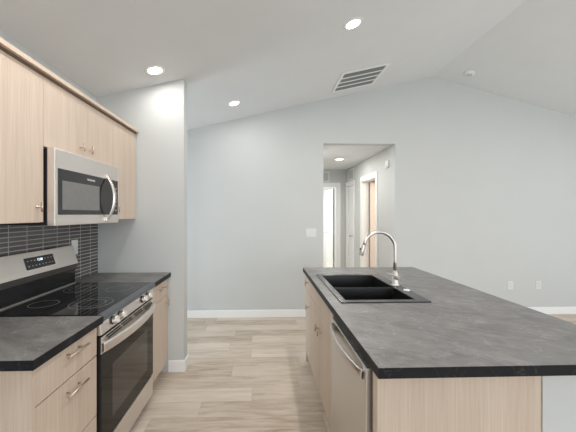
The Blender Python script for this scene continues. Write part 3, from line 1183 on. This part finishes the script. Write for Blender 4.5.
fw = .036
fr = MB()
for a in ((vx0, vx1, vy0, vy0 + fw), (vx0, vx1, vy1 - fw, vy1), (vx0, vx0 + fw, vy0 + fw, vy1 - fw), (vx1 - fw, vx1, vy0 + fw, vy1 - fw)):
    q = on_ceil(*a, .0005, .012)
    fr.add(q.v, q.f)
fr.build('frame', M_WHITE, t, bevel=.002)
on_ceil(vx0 + fw, vx1 - fw, vy0 + fw, vy1 - fw, .0005, .002).build('backing', M_VENTDARK, t)
ns = 3
span = vy1 - vy0 - 2 * fw
for k in range(1, 4):
    yc = vy0 + fw + span * k / 4
    on_ceil(vx0 + fw, vx1 - fw, yc - .014, yc + .014, .003, .011).build('slat', M_WHITE, t)
for k in range(12):
    yc = vy0 + fw + span * (k + .5) / 12
    q = MB().add([(x, yc + dy, cz(x) - d) for (dy, d) in ((-.012, .003), (-.011, .003), (.010, .010), (.009, .010)) for x in (vx0 + fw, vx1 - fw)],
                 [(0, 1, 3, 2), (2, 3, 5, 4), (4, 5, 7, 6), (6, 7, 1, 0), (0, 2, 4, 6), (1, 7, 5, 3)])
    q.build('louver', M_VENTDARK, t)

# smoke detector
sx, sy = 2.768, 3.865
M = tilt(sx)
t = thing('smoke_detector', 'round white smoke detector on the right ceiling slope', 'smoke detector', (sx, sy, cz(sx)))
MB().lathe([(.070, -.0005), (.070, -.010), (.062, -.014), (.060, -.020), (.048, -.026), (0, -.027)][::-1], (sx, sy, cz(sx)), 40, M).build('housing', M_WHITE, t)
MB().lathe_open([(.022, -.0265), (.022, -.030), (.030, -.030), (.030, -.0260)], (sx, sy, cz(sx)), 32, M).build('sensor_ring', M_PRINT, t)


# ------------------------------------------------------------------ plates on walls
def plate_back(name, label, x0, x1, z0, z1, kind, grp=None):
    t = thing(name, label, 'light switch' if kind == 'switch' else 'outlet', ((x0 + x1) / 2, YB, z0), grp)
    MB().box(x0, x1, YB - .006, YB - .0003, z0, z1).build('cover_plate', M_PLATE, t, bevel=.002)
    if kind == 'switch':
        n_ = 3
        for i in range(n_):
            c_ = x0 + (i + .5) * (x1 - x0) / n_
            MB().box(c_ - .0165, c_ + .0165, YB - .009, YB - .0062, (z0 + z1) / 2 - .033, (z0 + z1) / 2 + .033).build('rocker', M_PLATE, t, bevel=.001)
    else:
        c_ = (x0 + x1) / 2
        for s in (-1, 1):
            zc_ = (z0 + z1) / 2 + s * .019
            sk = MB().box(c_ - .0165, c_ + .0165, YB - .008, YB - .0062, zc_ - .0145, zc_ + .0145).build('socket', M_PLATE, t, bevel=.001)
            MB().box(c_ - .008, c_ - .005, YB - .0086, YB - .0082, zc_ - .003, zc_ + .007).box(c_ + .005, c_ + .008, YB - .0086, YB - .0082, zc_ - .003, zc_ + .007).build('slots', M_DARK, sk)
    return t


plate_back('light_switch', 'white triple light switch on the back wall left of the hall opening', .613, .758, 1.127, 1.245, 'switch')
plate_back('wall_outlet', 'white wall outlet low on back wall, the one closer to the hall opening', 3.535, 3.610, .362, .480, 'outlet', 'outlets low on the back wall')
plate_back('wall_outlet', 'white wall outlet low on back wall, the one at the right', 3.953, 4.028, .362, .480, 'outlet', 'outlets low on the back wall')
# outlet on the backsplash
xw = XL + .009
t = thing('backsplash_outlet', 'white outlet on the dark tile beside the range backguard', 'outlet', (xw, 2.41, 1.125))
MB().box(xw + .0003, xw + .007, 2.372, 2.447, 1.125, 1.243).build('cover_plate', M_WHITE, t, bevel=.002)
for s in (-1, 1):
    MB().box(xw + .0072, xw + .009, 2.393, 2.426, 1.184 + s * .019 - .0145, 1.184 + s * .019 + .0145).build('socket', M_WHITE, t)

# hall details: transfer grilles, door chime
t = thing('hall_grille', 'pale grille high on the end wall of the hall', 'vent', (1.36, HY, 2.18), 'grilles above the hall doors')
x0, x1, z0, z1 = 1.16, 1.510, 2.180, 2.405
MB().box(x0, x1, HY - .01, HY - .0003, z0, z0 + .02).box(x0, x1, HY - .01, HY - .0003, z1 - .02, z1).box(x0, x0 + .02, HY - .01, HY - .0003, z0 + .02, z1 - .02).box(x1 - .02, x1, HY - .01, HY - .0003, z0 + .02, z1 - .02).build('frame', M_WHITE, t)
q = MB()
for i in range(12):
    q.box(x0 + .02, x1 - .02, HY - .006, HY - .001, z0 + .022 + i * .0155, z0 + .033 + i * .0155)
q.build('louvers', M_WALL, t)
t = thing('hall_grille', 'pale grille on the hall side wall above the closed door', 'vent', (HX1, 6.3, 2.18), 'grilles above the hall doors')
y0, y1 = 6.07, 6.47
MB().box(HX1 - .01, HX1 - .0003, y0, y0 + .02, z0, z1).box(HX1 - .01, HX1 - .0003, y1 - .02, y1, z0, z1).box(HX1 - .01, HX1 - .0003, y0 + .02, y1 - .02, z0, z0 + .02).box(HX1 - .01, HX1 - .0003, y0 + .02, y1 - .02, z1 - .02, z1).build('frame', M_WHITE, t)
q = MB()
for i in range(12):
    q.box(HX1 - .006, HX1 - .001, y0 + .02, y1 - .02, z0 + .022 + i * .0155, z0 + .033 + i * .0155)
q.build('louvers', M_WALL, t)
t = thing('door_chime', 'small white box high on the hall side wall', 'door chime', (HX1, 4.42, 2.15))
MB().box(HX1 - .022, HX1 - .0005, 4.37, 4.47, 2.150, 2.255).build('housing', M_PLATE, t, bevel=.001)
MB().box(HX1 - .024, HX1 - .0222, 4.39, 4.45, 2.165, 2.18).build('grille', M_PRINT, t)
